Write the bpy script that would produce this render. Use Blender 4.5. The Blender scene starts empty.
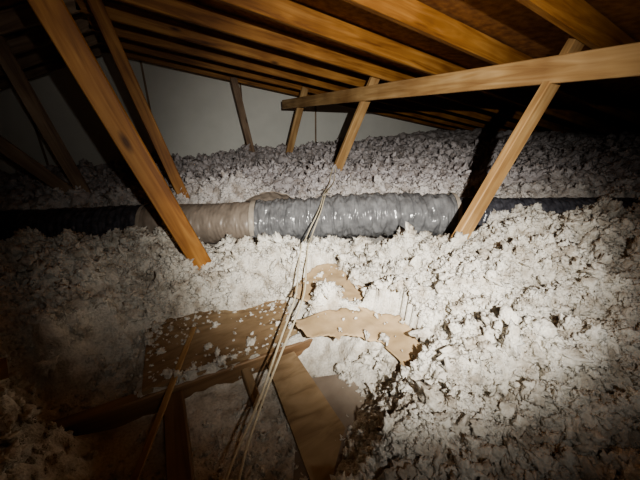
import bpy, bmesh, math, random
import numpy as np
from mathutils import Vector, Matrix, noise as mnoise
random.seed(7); rng=np.random.default_rng(11)
Z0=0.9
D=bpy.data; SC=bpy.context.scene; COL=SC.collection

# ------------------------------------------------------------ materials
def newmat(name):
    m=D.materials.new(name); m.use_nodes=True
    nt=m.node_tree; b=nt.nodes['Principled BSDF']; return m,nt,b
def N(nt,t,**k):
    n=nt.nodes.new(t)
    for a,v in k.items(): setattr(n,a,v)
    return n
def ramp(nt,stops):
    r=N(nt,'ShaderNodeValToRGB'); e=r.color_ramp.elements
    e[0].position,e[0].color=stops[0][0],(*stops[0][1],1)
    e[1].position,e[1].color=stops[-1][0],(*stops[-1][1],1)
    for p,c in stops[1:-1]:
        x=e.new(p); x.color=(*c,1)
    return r
def wood(name,dark,mid,light,scale=(1.2,16,16),rough=0.6):
    m,nt,b=newmat(name); L=nt.links
    tc=N(nt,'ShaderNodeTexCoord'); oi=N(nt,'ShaderNodeObjectInfo')
    vm=N(nt,'ShaderNodeVectorMath',operation='MULTIPLY_ADD')
    cx=N(nt,'ShaderNodeCombineXYZ')
    mul=N(nt,'ShaderNodeMath',operation='MULTIPLY'); mul.inputs[1].default_value=37
    L.new(oi.outputs['Random'],mul.inputs[0])
    for i in range(3): L.new(mul.outputs[0],cx.inputs[i])
    vm.inputs[1].default_value=scale
    L.new(tc.outputs['Object'],vm.inputs[0]); L.new(cx.outputs[0],vm.inputs[2])
    n1=N(nt,'ShaderNodeTexNoise'); n1.inputs['Scale'].default_value=1.6; n1.inputs['Detail'].default_value=6; n1.inputs['Distortion'].default_value=1.2
    L.new(vm.outputs[0],n1.inputs['Vector'])
    r=ramp(nt,[(0.3,dark),(0.5,mid),(0.72,light)])
    L.new(n1.outputs['Fac'],r.inputs[0])
    v2=N(nt,'ShaderNodeVectorMath',operation='MULTIPLY_ADD'); v2.inputs[1].default_value=(3,9,9)
    L.new(tc.outputs['Object'],v2.inputs[0]); L.new(cx.outputs[0],v2.inputs[2])
    vo=N(nt,'ShaderNodeTexVoronoi'); vo.inputs['Scale'].default_value=0.9
    L.new(v2.outputs[0],vo.inputs['Vector'])
    rk=ramp(nt,[(0.04,(0.25,0.2,0.16)),(0.14,(1,1,1))])
    L.new(vo.outputs['Distance'],rk.inputs[0])
    n3=N(nt,'ShaderNodeTexNoise'); n3.inputs['Scale'].default_value=2.3; n3.inputs['Detail'].default_value=3
    L.new(tc.outputs['Object'],n3.inputs['Vector'])
    rs=ramp(nt,[(0.35,(0.62,0.55,0.50)),(0.6,(1,1,1))]); L.new(n3.outputs['Fac'],rs.inputs[0])
    mx=N(nt,'ShaderNodeMix',data_type='RGBA',blend_type='MULTIPLY'); mx.inputs[0].default_value=1
    mx2=N(nt,'ShaderNodeMix',data_type='RGBA',blend_type='MULTIPLY'); mx2.inputs[0].default_value=1
    L.new(r.outputs[0],mx.inputs[6]); L.new(rk.outputs[0],mx.inputs[7])
    L.new(mx.outputs[2],mx2.inputs[6]); L.new(rs.outputs[0],mx2.inputs[7])
    L.new(mx2.outputs[2],b.inputs['Base Color']); b.inputs['Roughness'].default_value=rough
    bp=N(nt,'ShaderNodeBump'); bp.inputs['Strength'].default_value=0.25; bp.inputs['Distance'].default_value=0.003
    L.new(n1.outputs['Fac'],bp.inputs['Height']); L.new(bp.outputs[0],b.inputs['Normal'])
    return m
M_WOOD=wood('pine_lumber',(0.22,0.085,0.02),(0.41,0.19,0.05),(0.56,0.30,0.095))
M_WOODP=wood('pale_lumber',(0.37,0.21,0.09),(0.53,0.34,0.155),(0.66,0.46,0.245))
M_WOODG=wood('grey_lumber',(0.20,0.13,0.09),(0.34,0.24,0.16),(0.46,0.34,0.24))
M_PLY=wood('plywood',(0.29,0.20,0.115),(0.42,0.31,0.185),(0.52,0.39,0.25),scale=(5,14,14),rough=0.8)
M_JOIST=wood('dusty_joist_lumber',(0.20,0.12,0.065),(0.33,0.21,0.115),(0.44,0.30,0.175))

def simple(name,c1,c2,scale,rough,bump=0.0,det=5,bd=0.01):
    m,nt,b=newmat(name); L=nt.links
    tc=N(nt,'ShaderNodeTexCoord'); n=N(nt,'ShaderNodeTexNoise'); n.inputs['Scale'].default_value=scale; n.inputs['Detail'].default_value=det
    L.new(tc.outputs['Object'],n.inputs['Vector'])
    r=ramp(nt,[(0.33,c1),(0.67,c2)]); L.new(n.outputs['Fac'],r.inputs[0]); L.new(r.outputs[0],b.inputs['Base Color'])
    b.inputs['Roughness'].default_value=rough
    if bump:
        bp=N(nt,'ShaderNodeBump'); bp.inputs['Strength'].default_value=bump; bp.inputs['Distance'].default_value=bd
        L.new(n.outputs['Fac'],bp.inputs['Height']); L.new(bp.outputs[0],b.inputs['Normal'])
    return m
M_OSB=simple('roof_sheathing',(0.22,0.09,0.03),(0.44,0.21,0.07),22,0.8,0.3)
M_WALL=simple('gable_board',(0.84,0.85,0.80),(0.90,0.91,0.86),4,0.85,0.05)
M_DRY=simple('dusty_board',(0.24,0.19,0.15),(0.36,0.30,0.24),9,0.9,0.1)
M_KRAFT=simple('kraft_paper',(0.42,0.30,0.17),(0.58,0.43,0.27),14,0.75,0.4)
M_BLACK=simple('black_duct_film',(0.05,0.05,0.06),(0.12,0.12,0.14),30,0.22,0.5)
M_TAN=simple('taupe_duct_film',(0.24,0.20,0.165),(0.35,0.29,0.24),12,0.4,0.3)
M_SILVER=simple('grey_duct_film',(0.15,0.15,0.155),(0.27,0.27,0.275),18,0.12,0.8)
M_TAPE=simple('foil_tape',(0.38,0.33,0.27),(0.52,0.46,0.39),20,0.35,0.2)
M_ROPE=simple('cream_cable',(0.66,0.58,0.42),(0.80,0.72,0.55),60,0.55,0.2)

m,nt,b=newmat('blown_insulation'); L=nt.links
tc=N(nt,'ShaderNodeNewGeometry')
n1=N(nt,'ShaderNodeTexNoise'); n1.inputs['Scale'].default_value=2.2; n1.inputs['Detail'].default_value=4
n2=N(nt,'ShaderNodeTexNoise'); n2.inputs['Scale'].default_value=130; n2.inputs['Detail'].default_value=5
n3=N(nt,'ShaderNodeTexNoise'); n3.inputs['Scale'].default_value=16; n3.inputs['Detail'].default_value=3
for n in (n1,n2,n3): L.new(tc.outputs['Position'],n.inputs['Vector'])
r1=ramp(nt,[(0.32,(0.72,0.68,0.61)),(0.6,(0.91,0.87,0.79))]); L.new(n1.outputs['Fac'],r1.inputs[0])
r2=ramp(nt,[(0.3,(0.76,0.75,0.73)),(0.6,(1,1,1))]); L.new(n2.outputs['Fac'],r2.inputs[0])
r3=ramp(nt,[(0.32,(0.66,0.62,0.58)),(0.52,(1,1,1))]); L.new(n3.outputs['Fac'],r3.inputs[0])
mx=N(nt,'ShaderNodeMix',data_type='RGBA',blend_type='MULTIPLY'); mx.inputs[0].default_value=1
mx3=N(nt,'ShaderNodeMix',data_type='RGBA',blend_type='MULTIPLY'); mx3.inputs[0].default_value=1
L.new(r1.outputs[0],mx.inputs[6]); L.new(r2.outputs[0],mx.inputs[7])
L.new(mx.outputs[2],mx3.inputs[6]); L.new(r3.outputs[0],mx3.inputs[7])
# cool, dimmer cast of the light beyond the duct, painted into the colour
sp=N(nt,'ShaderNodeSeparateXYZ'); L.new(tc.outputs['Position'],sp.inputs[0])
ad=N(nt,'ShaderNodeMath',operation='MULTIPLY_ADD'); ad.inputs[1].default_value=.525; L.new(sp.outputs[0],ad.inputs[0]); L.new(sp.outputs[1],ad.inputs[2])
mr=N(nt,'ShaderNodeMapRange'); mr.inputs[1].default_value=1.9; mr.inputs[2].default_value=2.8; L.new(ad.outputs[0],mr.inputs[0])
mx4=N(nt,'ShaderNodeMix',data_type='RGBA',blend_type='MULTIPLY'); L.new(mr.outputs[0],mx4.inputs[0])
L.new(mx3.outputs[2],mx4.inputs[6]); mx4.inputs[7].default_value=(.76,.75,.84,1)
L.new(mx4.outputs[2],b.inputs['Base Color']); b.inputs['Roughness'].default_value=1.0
b.inputs['Specular IOR Level'].default_value=0.1
b.inputs['Subsurface Weight'].default_value=0.3; b.inputs['Subsurface Scale'].default_value=0.010
b.inputs['Subsurface Radius'].default_value=(1,.95,.85)
bp=N(nt,'ShaderNodeBump'); bp.inputs['Strength'].default_value=0.8; bp.inputs['Distance'].default_value=0.006
L.new(n2.outputs['Fac'],bp.inputs['Height']); L.new(bp.outputs[0],b.inputs['Normal'])
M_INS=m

# ------------------------------------------------------------ helpers
def obj(name,me,mat,parent=None):
    o=D.objects.new(name,me); COL.objects.link(o)
    if mat and not me.materials: me.materials.append(mat)
    if parent: o.parent=parent
    return o
def board(name,p1,p2,w,t,wide_n,mat,parent=None,warp=0.0):
    p1=Vector(p1)+Vector((0,0,Z0)); p2=Vector(p2)+Vector((0,0,Z0))
    X=(p2-p1); Ln=X.length; X.normalize()
    Zn=Vector(wide_n); Zn=(Zn-X*Zn.dot(X)).normalized(); Y=Zn.cross(X)
    bm=bmesh.new(); seg=max(2,int(Ln/0.25)); r=0.004 if t>.012 else t*.2
    prof=[(-w/2+r,-t/2),(w/2-r,-t/2),(w/2,-t/2+r),(w/2,t/2-r),(w/2-r,t/2),(-w/2+r,t/2),(-w/2,t/2-r),(-w/2,-t/2+r)]
    rings=[]; ph=random.uniform(0,6)
    for i in range(seg+1):
        f=i/seg; dy=warp*math.sin(f*3.1); dz=warp*0.5*math.sin(f*2.3+ph)
        rings.append([bm.verts.new((-Ln/2+Ln*f,y+dy,z+dz)) for y,z in prof])
    for i in range(seg):
        for k in range(8):
            bm.faces.new((rings[i][k],rings[i+1][k],rings[i+1][(k+1)%8],rings[i][(k+1)%8]))
    bm.faces.new(rings[0]); bm.faces.new(rings[-1][::-1])
    bmesh.ops.recalc_face_normals(bm,faces=bm.faces)
    me=D.meshes.new(name); bm.to_mesh(me); bm.free()
    o=obj(name,me,mat,parent)
    M=Matrix((X,Y,Zn)).transposed().to_4x4(); M.translation=(p1+p2)/2
    o.matrix_world=M
    return o
def slab(name,verts,thick,mat):
    bm=bmesh.new()
    vs=[bm.verts.new((v[0],v[1],v[2]+Z0)) for v in verts]
    f=bm.faces.new(vs)
    e=bmesh.ops.extrude_face_region(bm,geom=[f])
    d=Vector(thick)
    for g in e['geom']:
        if isinstance(g,bmesh.types.BMVert): g.co+=d
    bmesh.ops.recalc_face_normals(bm,faces=bm.faces)
    me=D.meshes.new(name); bm.to_mesh(me); bm.free()
    return obj(name,me,mat)

# ------------------------------------------------------------ roof
RX,RZ=-0.3,0.667; SR,SL=0.157,0.40
def zr(x): return RZ-SR*(x-RX) if x>=RX else RZ+SL*(x-RX)
XR,XL=5.9,-2.3; RD=0.11
ys=[0.87+0.51*k for k in range(-4,8)]
for y in ys:
    a=Vector((RX,y,zr(RX)+RD/2)); bb=Vector((XR,y,zr(XR)+RD/2))
    board('rafter',a,bb,RD,0.04,(0,1,0),M_WOOD)
    bb=Vector((XL,y,zr(XL)+RD/2)); board('rafter',a,bb,RD,0.04,(0,1,0),M_WOODG)
    board('ceiling_joist',(XL,y,-0.845),(XR,y,-0.845),0.09,0.04,(0,1,0),M_JOIST)
e=RD+0.012
YF,YB=-1.4,4.85
slab('ceiling',[(RX,YF,zr(RX)+e),(XR+.1,YF,zr(XR+.1)+e),(XR+.1,YB,zr(XR+.1)+e),(RX,YB,zr(RX)+e)],(0,0,0.015),M_OSB)
slab('ceiling_left_slope',[(RX,YF,zr(RX)+e),(XL-.1,YF,zr(XL-.1)+e),(XL-.1,YB,zr(XL-.1)+e),(RX,YB,zr(RX)+e)],(0,0,0.015),M_OSB)
slab('wall_back',[(XL-.1,YB,-0.9),(XR+.1,YB,-0.9),(XR+.1,YB,zr(XR+.1)+e),(RX,YB,RZ+e),(XL-.1,YB,zr(XL-.1)+e)],(0,0.02,0),M_WALL)
slab('wall_front',[(XL-.1,YF,-0.9),(XR+.1,YF,-0.9),(XR+.1,YF,zr(XR+.1)+e),(RX,YF,RZ+e),(XL-.1,YF,zr(XL-.1)+e)],(0,-0.02,0),M_DRY)
slab('wall_left',[(XL-.1,YF,-0.9),(XL-.1,YB,-0.9),(XL-.1,YB,zr(XL-.1)+e),(XL-.1,YF,zr(XL-.1)+e)],(-0.02,0,0),M_DRY)
slab('wall_right',[(XR+.1,YF,-0.9),(XR+.1,YB,-0.9),(XR+.1,YB,zr(XR+.1)+e),(XR+.1,YF,zr(XR+.1)+e)],(0.02,0,0),M_DRY)
slab('floor',[(XL-.1,YF,-0.9),(XR+.1,YF,-0.9),(XR+.1,YB,-0.9),(XL-.1,YB,-0.9)],(0,0,-0.015),M_DRY)
for i,x in enumerate((-1.2,0.02,1.24,2.46)):
    board('trim_%d'%(i+1),(x,YB-0.006,-0.9),(x,YB-0.006,zr(x)+0.1),0.024,0.010,(0,1,0),M_WOODG)

# ------------------------------------------------------------ truss webs
W=0.089; T=0.038
def web(y,top,bot,mat,wt=W):
    tx,tz=top; bx,bz=bot; dx,dz=tx-bx,tz-bz
    k=0
    while True:
        x=tx+dx*k; z=tz+dz*k
        if z>=zr(x)+0.03 or k>3: break
        k+=0.01
    kb=0
    while bz-dz*kb>-0.80: kb+=0.01
    return board('truss_web',(tx+dx*k,y,tz+dz*k),(bx-dx*kb,y,bz-dz*kb),wt,T,(0,1,0),mat,warp=0.004)
web(0.91,(1.77,0.22),(1.235,-0.6),M_WOODP)
web(2.44,(1.77,0.2),(1.42,-0.53),M_WOODP)
web(3.88,(1.77,0.2),(1.53,-0.55),M_WOODP)
web(4.40,(1.08,0.29),(1.23,-0.56),M_WOODG)
web(1.42,(-0.22,0.335),(0.15,-0.80),M_WOOD)
web(2.44,(-0.16,0.61),(0.20,-0.85),M_WOOD,0.075)
web(2.95,(-0.68,0.0),(-0.54,-0.64),M_WOODG)
web(2.95,(-0.88,-0.24),(-0.56,-0.65),M_WOODG)
board('lateral_brace',(1.70,-1.0,0.215),(1.70,4.35,0.185),0.115,0.04,(1,0,0),M_WOODP,warp=0.006)

# ------------------------------------------------------------ noise in numpy
def h2(i,j,s):
    n=(i.astype(np.int64)*374761393+j.astype(np.int64)*668265263+s*974634777)&0xffffffff
    n=((n^(n>>13))*1274126177)&0xffffffff
    n=n^(n>>16); return (n&0xffffff)/float(0xffffff)
def vn(x,y,s):
    i=np.floor(x);j=np.floor(y);fx=x-i;fy=y-j;fx=fx*fx*(3-2*fx);fy=fy*fy*(3-2*fy)
    a=h2(i,j,s);b=h2(i+1,j,s);c=h2(i,j+1,s);d=h2(i+1,j+1,s)
    return (a*(1-fx)+b*fx)*(1-fy)+(c*(1-fx)+d*fx)*fy
def fbm(x,y,s,o=4):
    r=0;a=0.5
    for k in range(o):
        r=r+a*vn(x,y,s+k); a*=0.5; x=x*2.03+3.1;y=y*2.03+1.7
    return r
def puff(x,y,s):
    i=np.floor(x);j=np.floor(y);best=np.full(x.shape,0.0)
    for a in (-1,0,1):
        for b in (-1,0,1):
            ci=i+a;cj=j+b
            px=ci+h2(ci,cj,s);py=cj+h2(ci,cj,s+1);rr=0.45+0.55*h2(ci,cj,s+2)
            d=((x-px)**2+(y-py)**2)/(rr*rr)
            best=np.maximum(best,np.sqrt(np.maximum(0,1-d))*rr)
    return best
def ss(a,b,x):
    t=np.clip((x-a)/(b-a),0,1); return t*t*(3-2*t)
def bump(x,y,cx,cy,rx,ry):
    return np.exp(-(((x-cx)/rx)**2+((y-cy)/ry)**2))

DP=np.array([(-2.2,3.1,-.76),(-1.62,2.94,-.74),(-1.02,2.64,-.70),(-.427,2.34,-.67),(.172,2.05,-.65),(.5,1.88,-.64),(.767,1.747,-.626),(1.126,1.57,-.60),(1.69,1.28,-.60),(2.06,1.06,-.60),(2.76,.67,-.60),(3.4,.3,-.66)])
def duct_dist(x,y):
    best=np.full(x.shape,9.0)
    for k in range(len(DP)-1):
        a=DP[k,:2];b=DP[k+1,:2];ab=b-a
        t=np.clip(((x-a[0])*ab[0]+(y-a[1])*ab[1])/(ab@ab),0,1)
        best=np.minimum(best,np.hypot(x-a[0]-t*ab[0],y-a[1]-t*ab[1]))
    return best
ARC=[(.33,.86),(.5,.86),(.64,.80),(.71,.70),(.68,.57),(.61,.44),(.53,.48),(.55,.57),(.54,.64),(.48,.69),(.34,.76)]
TORN=[(.38,1.02),(.50,1.13),(.62,1.22),(.72,1.18),(.70,1.04),(.68,.97),(.79,.90),(.79,.83),(.54,.87),(.47,.93)]
def inpoly(x,y,P):
    r=np.zeros(x.shape,bool);n=len(P)
    for k in range(n):
        x1,y1=P[k];x2,y2=P[(k+1)%n]
        c=((y1>y)!=(y2>y))&(x<(x2-x1)*(y-y1)/(y2-y1+1e-12)+x1); r^=c
    return r
def masks(x,y):
    w=0.05*(fbm(x*7,y*7,5)-0.5)*2
    rb=.50-1.0*np.clip(.54-y,0,1)
    cav=ss(-.44,-.30,x+w)*(1-ss(rb-.16,rb+.14,x+w))*ss(.28,.36,y)*(1-ss(.85,.872,y))
    plat=ss(-.27,-.17,x+w)*(1-ss(.36,.50,x+w))*ss(.85,.872,y)*(1-ss(1.12,1.3,y+w))
    gap=ss(-.62,-.46,x+w)*(1-ss(-.22,-.16,x+w))*ss(.80,.86,y)*(1-ss(1.05,1.22,y+2*w))
    return cav,plat,gap
HOL=[(1.2,.565,.06),(.98,.37,.04),(1.55,.75,.07),(.9,.75,.04),(1.0,1.05,.05),(1.5,.35,.07),(.35,1.5,.05)]
def height(x,y,detail=True):
    line=1.747-.525*(x-.767); d=(y-line)/1.13
    h=np.full(x.shape,-0.68)
    back=ss(0.1,0.4,d)
    lev=-.54+.09*np.clip(x-2.2,0,4)+.14*bump(x,y,2.3,3.9,.8,.6)
    lev=lev-0.07*(1-ss(-.6,.3,x))
    h=h*(1-back)+lev*back
    h=h+0.06*ss(1.2,2.4,x)*(1-back)+0.07*ss(.7,1.1,x)*(1-ss(.6,1.0,y))
    h=h+0.05*np.clip(x-2.2,0,4)*(1-back)
    h=h+0.07*bump(x,y,-.35,1.50,.33,.20)+0.14*bump(x,y,-.62,.42,.28,.3)
    for cx,cy,r in HOL: h=h-.09*bump(x,y,cx,cy,r,r)
    h=h+0.20*(fbm(x*2.2,y*2.2,21)-.5)*1.2
    cr=1-np.abs(2*fbm(x*5,y*5,121)-.93)*9
    cav,plat,gap=masks(x,y)
    h=h-.02*ss(0,1,cr)
    h=h*(1-gap)+(-.885)*gap
    h=h*(1-cav)+(-0.892+0.03*fbm(x*5,y*5,33))*cav
    h=h*(1-plat)+(-0.82)*plat
    if detail:
        amp=1-0.85*np.maximum(np.maximum(cav,gap*.8),plat)
        h=h+amp*(0.09*(puff(x*6,y*6,41)-.35)+0.055*(puff(x*13+.3*vn(x*9,y*9,3),y*13,51)-.35)+0.028*(puff(x*34,y*34,61)-.3)+0.02*(fbm(x*40,y*40,81)-.5))
    dd=duct_dist(x,y)
    front=(d<0)
    k=(1-ss(.14,np.where(front,.32,.20),dd))*(1-ss(1.62,1.80,x))
    h=h*(1-k)+np.minimum(h,-.80)*k
    for P in (ARC,TORN):
        i=inpoly(x,y,P); h=np.where(i,np.minimum(h,-0.715),h)
    return np.maximum(h,-.895)

def axis(lo,hi,a,b,fine,coarse):
    out=[];v=lo
    while v<hi:
        out.append(v)
        s=fine if a<=v<=b else fine+(coarse-fine)*min(1,(min(abs(v-a),abs(v-b)))/1.0)
        v+=s
    out.append(hi); return np.array(out)
xs=axis(XL-.08,XR+.02,-.6,1.9,0.008,0.03); yy=axis(YF+.02,YB-.01,.1,2.1,0.008,0.02)
GX,GY=np.meshgrid(xs,yy); GH=height(GX,GY)
ox=0.012*(vn(GX*45,GY*45,91)-.5);oy=0.012*(vn(GX*45,GY*45,97)-.5)
def npmesh(name,co,faces,k,smooth=True):
    me=D.meshes.new(name); nf=len(faces)
    me.vertices.add(len(co)); me.vertices.foreach_set('co',co.astype(np.float32).ravel())
    me.loops.add(nf*k); me.loops.foreach_set('vertex_index',faces.astype(np.int32).ravel())
    me.polygons.add(nf); me.polygons.foreach_set('loop_start',np.arange(0,nf*k,k,dtype=np.int32))
    me.polygons.foreach_set('use_smooth',np.full(nf,smooth,dtype=bool))
    me.update(); me.validate(); return me
ny,nx=GX.shape
idx=np.arange(nx*ny).reshape(ny,nx)
F=np.stack([idx[:-1,:-1],idx[:-1,1:],idx[1:,1:],idx[1:,:-1]],-1).reshape(-1,4)
CO=np.stack([GX+ox,GY+oy,GH+Z0],-1).reshape(-1,3)
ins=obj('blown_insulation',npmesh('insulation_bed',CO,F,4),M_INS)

TC=D.collections.new('insulation_tufts')
def tuft(i,sub=3):
    bm=bmesh.new(); bmesh.ops.create_icosphere(bm,subdivisions=sub,radius=1)
    o=Vector((i*3.7+1,i*1.3,i*7.1)); sx=random.uniform(.7,1.5);sy=random.uniform(.6,1.1)
    for v in bm.verts:
        p=v.co.copy()
        n=0.8*mnoise.noise(p*1.4+o)+0.75*abs(mnoise.noise(p*2.7+o))+0.6*mnoise.noise(p*5.5+o)+0.4*mnoise.noise(p*11+o)
        q=p*max(0.2,0.75+n)
        v.co=Vector((q.x*sx,q.y*sy,q.z*.8))
    for f in bm.faces: f.smooth=True
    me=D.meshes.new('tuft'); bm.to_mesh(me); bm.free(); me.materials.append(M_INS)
    ob=D.objects.new('insulation_tuft',me); ob.parent=ins; TC.objects.link(ob)
for i in range(14): tuft(i)

def points(n,smin,smax,rmin,rmax,pw):
    r=rmin+(rmax-rmin)*rng.random(n*2)**pw; a=np.radians(rng.uniform(-50,112,n*2))
    x=r*np.sin(a);y=r*np.cos(a)
    cav,plat,gap=masks(x,y); dd=duct_dist(x,y)
    keep=(x>XL+.1)&(x<XR-.8)&(y>-.8)&(y<YB-.08)
    keep&=~((dd<.165)&(x<1.66)); keep&=rng.random(n*2)>np.maximum(cav*(.6+.38*ss(.64,.78,y)),gap*.75)
    cover=np.clip(.1+1.3*(fbm(x*8,y*8,200)-.42)*2+.5*ss(1.0,1.25,y)+.3*ss(.2,.4,x),0,1)
    keep&=rng.random(n*2)>plat*(1-cover*.85)
    for P in (ARC,TORN): keep&=~(inpoly(x,y,P)&(rng.random(n*2)>.05))
    x=x[keep][:n];y=y[keep][:n]; r=np.hypot(x,y); cav,plat,gap=masks(x,y)
    z=height(x,y); z=np.where((plat>.5)&(y>.86),np.maximum(z,-.785),z)
    for P in (ARC,TORN): z=np.where(inpoly(x,y,P),-.685,z)
    u=rng.random(len(x))**2
    s=(smin+(smax-smin)*u)*(0.75+0.20*r)*(1-.4*np.maximum(cav,plat))
    z=z+s*.3+Z0
    return np.stack([x,y,z],-1),s
PA=[points(9500,.010,.031,.3,5.2,1.0),points(19000,.005,.014,.3,2.6,1.0),points(24000,.0025,.006,.3,2.2,.9)]
P_=np.concatenate([a for a,_ in PA]); S_=np.concatenate([s for _,s in PA])
pm=D.meshes.new('tuft_points'); pm.vertices.add(len(P_)); pm.vertices.foreach_set('co',P_.astype(np.float32).ravel())
at=pm.attributes.new('sc','FLOAT','POINT'); at.data.foreach_set('value',S_.astype(np.float32)); pm.update()
po=obj('loose_tufts',pm,None,ins)
ng=D.node_groups.new('scatter_tufts','GeometryNodeTree')
ng.interface.new_socket('Geometry',in_out='INPUT',socket_type='NodeSocketGeometry')
ng.interface.new_socket('Geometry',in_out='OUTPUT',socket_type='NodeSocketGeometry')
gi=N(ng,'NodeGroupInput');go=N(ng,'NodeGroupOutput')
ci=N(ng,'GeometryNodeCollectionInfo'); ci.inputs['Collection'].default_value=TC
ci.inputs['Separate Children'].default_value=True; ci.inputs['Reset Children'].default_value=True
ip=N(ng,'GeometryNodeInstanceOnPoints'); ip.inputs['Pick Instance'].default_value=True
rv=N(ng,'FunctionNodeRandomValue',data_type='FLOAT_VECTOR'); rv.inputs['Min'].default_value=(0,0,0); rv.inputs['Max'].default_value=(6.28,6.28,6.28)
na=N(ng,'GeometryNodeInputNamedAttribute',data_type='FLOAT'); na.inputs['Name'].default_value='sc'
ng.links.new(gi.outputs[0],ip.inputs['Points']); ng.links.new(ci.outputs[0],ip.inputs['Instance'])
ng.links.new(rv.outputs[0],ip.inputs['Rotation']); ng.links.new(na.outputs[0],ip.inputs['Scale'])
ng.links.new(ip.outputs[0],go.inputs[0])
md=po.modifiers.new('scatter','NODES'); md.node_group=ng

# ------------------------------------------------------------ duct
duct=D.objects.new('flexible_duct',None); COL.objects.link(duct)
def spline(P,n):
    P=np.array(P); out=[]
    Q=np.vstack([2*P[0]-P[1],P,2*P[-1]-P[-2]])
    for k in range(1,len(Q)-2):
        for i in range(n):
            t=i/n; a,b,c,d=Q[k-1],Q[k],Q[k+1],Q[k+2]
            out.append(.5*((2*b)+(-a+c)*t+(2*a-5*b+4*c-d)*t*t+(-a+3*b-3*c+d)*t**3))
    out.append(Q[-2]); return np.array(out)
def tube(name,path,rfun,mat,parent,ns=64,sm=True):
    path=np.array(path,float); path=path+np.array([0,0,Z0])
    seg=np.r_[0,np.cumsum(np.linalg.norm(np.diff(path,axis=0),axis=1))]
    co=[]
    for i,p in enumerate(path):
        t=path[min(i+1,len(path)-1)]-path[max(i-1,0)]; t/=np.linalg.norm(t)
        up=np.array([0,0,1.]); s=np.cross(t,up); s/=np.linalg.norm(s); u=np.cross(s,t)
        for k in range(ns):
            a=2*math.pi*k/ns; r=rfun(seg[i],a,seg[-1])
            co.append(p+(s*math.cos(a)+u*math.sin(a))*r)
    n=len(path); co=np.array(co)
    f=[]
    for i in range(n-1):
        for k in range(ns):
            f.append((i*ns+k,i*ns+(k+1)%ns,(i+1)*ns+(k+1)%ns,(i+1)*ns+k))
    me=npmesh(name,co,np.array(f)[:,::-1],4,sm)
    return obj(name,me,mat,parent)
full=spline(DP,160)
def cut(x0,x1):
    return [p for p in full if x0<=p[0]<=x1]
def rib(r,pitch,amp,wr,seed):
    def fn(s,a,Ltot):
        c=abs(math.sin(math.pi*s/pitch))**0.6
        n=mnoise.noise(Vector((s*22+seed,math.cos(a)*1.3,math.sin(a)*1.3)))
        n2=mnoise.noise(Vector((s*60+seed,math.cos(a)*5+s*8,math.sin(a)*5)))
        n3=mnoise.noise(Vector((s*4+seed,math.cos(a),math.sin(a))))
        sag=-0.006*max(0,-math.sin(a))
        return r+amp*(c-.5)+wr*(n*.8+n2*.6)+0.008*n3+sag
    return fn
tube('black_section',cut(-2.3,-.12),rib(.136,.045,.006,.009,3),M_BLACK,duct)
tube('taupe_section',cut(-.14,.52),rib(.134,.09,.002,.006,9),M_TAN,duct)
tube('grey_section',cut(.50,1.68),rib(.142,.085,.010,.018,17),M_SILVER,duct)
tube('buried_section',cut(1.64,3.4),rib(.122,.045,.006,.008,23),M_BLACK,duct)
def collar(x,r,w):
    return tube('tape_collar',cut(x-w/2,x+w/2),lambda s,a,l:r+.002*mnoise.noise(Vector((s*50,a*3,0))),M_TAPE,duct)
collar(.505,.149,.03); collar(-.13,.143,.025); collar(1.66,.152,.025)
def flap():
    bm=bmesh.new(); g=[]
    c=Vector((.50,1.88,-.64+Z0)); ax=Vector((.885,-.465,0)); nrm=Vector((.465,.885,0))
    for i in range(25):
        row=[]
        for j in range(13):
            u=-.06+.34*i/24; a=math.radians(70-85*j/12)
            r=.150+.055*math.sin(math.pi*i/24)*(.35+.65*(1-j/12))+.014*mnoise.noise(Vector((i*.45,j*.6,2)))
            row.append(bm.verts.new(c+ax*u+nrm*(math.cos(a)*r)+Vector((0,0,math.sin(a)*r))))
        g.append(row)
    for i in range(24):
        for j in range(12):
            f=bm.faces.new((g[i][j],g[i+1][j],g[i+1][j+1],g[i][j+1])); f.smooth=True
    me=D.meshes.new('wrap_flap'); bm.to_mesh(me); bm.free()
    o=obj('wrap_flap',me,M_TAN,duct); md=o.modifiers.new('thickness','SOLIDIFY'); md.thickness=.002
flap()

# ------------------------------------------------------------ boards & paper on the insulation
def sheet(name,poly,z,mat,cell=0.012,amp=.012,thick=.002,tilt=(0,0),seed=0,parent=None):
    P=np.array(poly); x0,y0=P.min(0)-.01;x1,y1=P.max(0)+.01
    nx=int((x1-x0)/cell)+1;ny=int((y1-y0)/cell)+1
    bm=bmesh.new(); g={}
    for j in range(ny):
        for i in range(nx):
            cx=x0+(i+.5)*cell;cy=y0+(j+.5)*cell
            jx=0.03*mnoise.noise(Vector((cx*22,cy*22,seed)))
            if inpoly(np.array([cx+jx]),np.array([cy+jx]),poly)[0]:
                vs=[]
                for a,b in ((0,0),(1,0),(1,1),(0,1)):
                    key=(i+a,j+b)
                    if key not in g:
                        X=x0+key[0]*cell;Y=y0+key[1]*cell
                        zz=z+amp*1.5*mnoise.noise(Vector((X*9,Y*9,seed)))+amp*.6*mnoise.noise(Vector((X*28,Y*28,seed)))+tilt[0]*(X-P[:,0].mean())+tilt[1]*(Y-P[:,1].mean())
                        g[key]=bm.verts.new((X,Y,zz+Z0))
                    vs.append(g[key])
                bm.faces.new(vs)
    for _ in range(2):
        bnd=[v for v in bm.verts if v.is_boundary]
        bmesh.ops.smooth_vert(bm,verts=bnd,factor=.5,use_axis_x=True,use_axis_y=True,use_axis_z=True)
    for f in bm.faces: f.smooth=True
    me=D.meshes.new(name); bm.to_mesh(me); bm.free()
    o=obj(name,me,mat,parent); md=o.modifiers.new('thickness','SOLIDIFY'); md.thickness=thick
    return o
sheet('torn_kraft_paper',ARC,-.692,M_KRAFT,seed=2,amp=.010)
sheet('torn_kraft_paper',TORN,-.688,M_KRAFT,seed=5,amp=.010)
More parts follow.
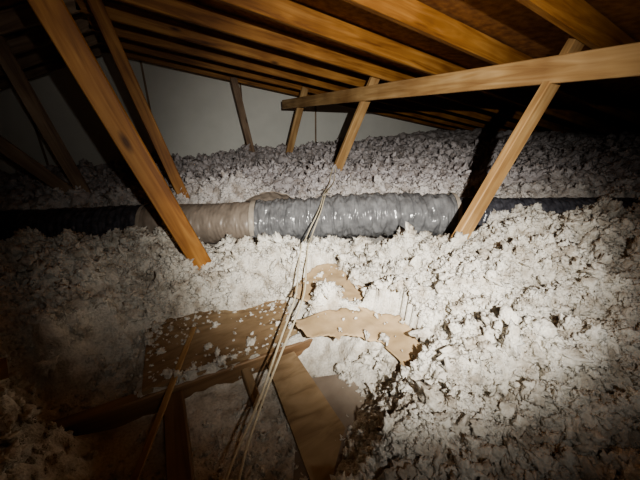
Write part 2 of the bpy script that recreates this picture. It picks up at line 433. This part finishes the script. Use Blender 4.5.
slab('plywood_walkboard',[(-.17,.86,-.797),(.235,.86,-.797),(.42,.90,-.797),(.42,1.26,-.797),(-.15,1.31,-.797)],(0,0,.016),M_PLY)
slab('plywood_scrap',[(.22,.84,-.83),(.33,.84,-.83),(.36,.42,-.872),(.20,.40,-.872)],(0,0,.012),M_PLY)
slab('cardboard_sheet',[(.31,.74,-.860),(.48,.66,-.835),(.40,.34,-.850),(.10,.34,-.876)],(0,0,.004),M_DRY)
board('blocking_board',(-.09,.42,-.86),(-.09,.845,-.85),.07,.06,(1,0,0),M_JOIST)
board('blocking_board',(.145,.70,-.86),(.145,.845,-.84),.05,.03,(1,0,0),M_PLY)
board('wood_lath',(.01,1.09,-.765),(-.21,.48,-.765),.018,.008,(0,0,1),M_WOODP)
board('lumber_offcut',(-.70,.96,-.64),(-.50,1.03,-.68),.06,.038,(0,0,1),M_WOODP)

# ------------------------------------------------------------ cables
cab=D.objects.new('hanging_cable_pair',None); COL.objects.link(cab)
cp=[(1.40,2.395,-.44),(1.34,2.30,-.47),(1.18,2.05,-.465),(.93,1.70,-.455),(.80,1.52,-.50),(.64,1.336,-.57),(.50,1.12,-.60),(.397,.926,-.64),(.23,.70,-.65),(.12,.563,-.68),(.027,.443,-.70),(-.05,.30,-.72)]
cps=spline(cp,14)
hh=np.maximum(height(cps[:,0],cps[:,1])+.026,-9); m_=(cps[:,1]>.85)&(duct_dist(cps[:,0],cps[:,1])>.17)
cps[:,2]=np.where(m_,np.maximum(cps[:,2],hh),cps[:,2])
for _ in range(6): cps[1:-1,2]=np.maximum(cps[1:-1,2],(cps[:-2,2]+cps[2:,2])/2)
for k,nm in ((-1,'strand_1'),(1,'strand_2')):
    q=cps.copy(); i=np.arange(len(q)); w=.012+.006*np.sin(i*.09)
    q[:,0]+=k*w*.88; q[:,1]-=k*w*.46; q[:,2]+=.004*np.sin(i*.15+k)
    tube(nm,q,lambda s,a,l:.0036,M_ROPE,cab,ns=10)

# ------------------------------------------------------------ light, world, camera
f=300.0; yaw=math.radians(27.7); pitch=math.radians(22)
cd=D.cameras.new('camera'); cam=D.objects.new('camera',cd); COL.objects.link(cam)
cd.sensor_width=36; cd.lens=36*f/640; cd.clip_start=.02
cam.location=(0,0,Z0); cam.rotation_euler=(math.radians(90)-pitch,0,-yaw)
SC.camera=cam
fl=D.objects.new('flashlight',None); COL.objects.link(fl); fl.location=(0.08,-.28,Z0+.2)
def spot(nm,en,size,tgt):
    ld=D.lights.new(nm,'SPOT'); lo=D.objects.new(nm,ld); COL.objects.link(lo); lo.parent=fl
    ld.energy=en; ld.color=(1,.97,.90); ld.spot_size=math.radians(size); ld.spot_blend=1.0; ld.shadow_soft_size=.01
    lo.rotation_euler=(Vector(tgt)-fl.location).to_track_quat('-Z','Y').to_euler()
spot('hot_beam',240,74,(1.15,1.55,Z0-.42))
spot('spill_beam',46,110,(1.05,1.6,Z0-.02))
w=D.worlds.new('attic_dark'); SC.world=w; w.use_nodes=True
bg=w.node_tree.nodes['Background']; bg.inputs[0].default_value=(.5,.55,.7,1); bg.inputs[1].default_value=.005
try: SC.view_settings.look='AgX - Medium High Contrast'
except Exception as ex: print(ex)
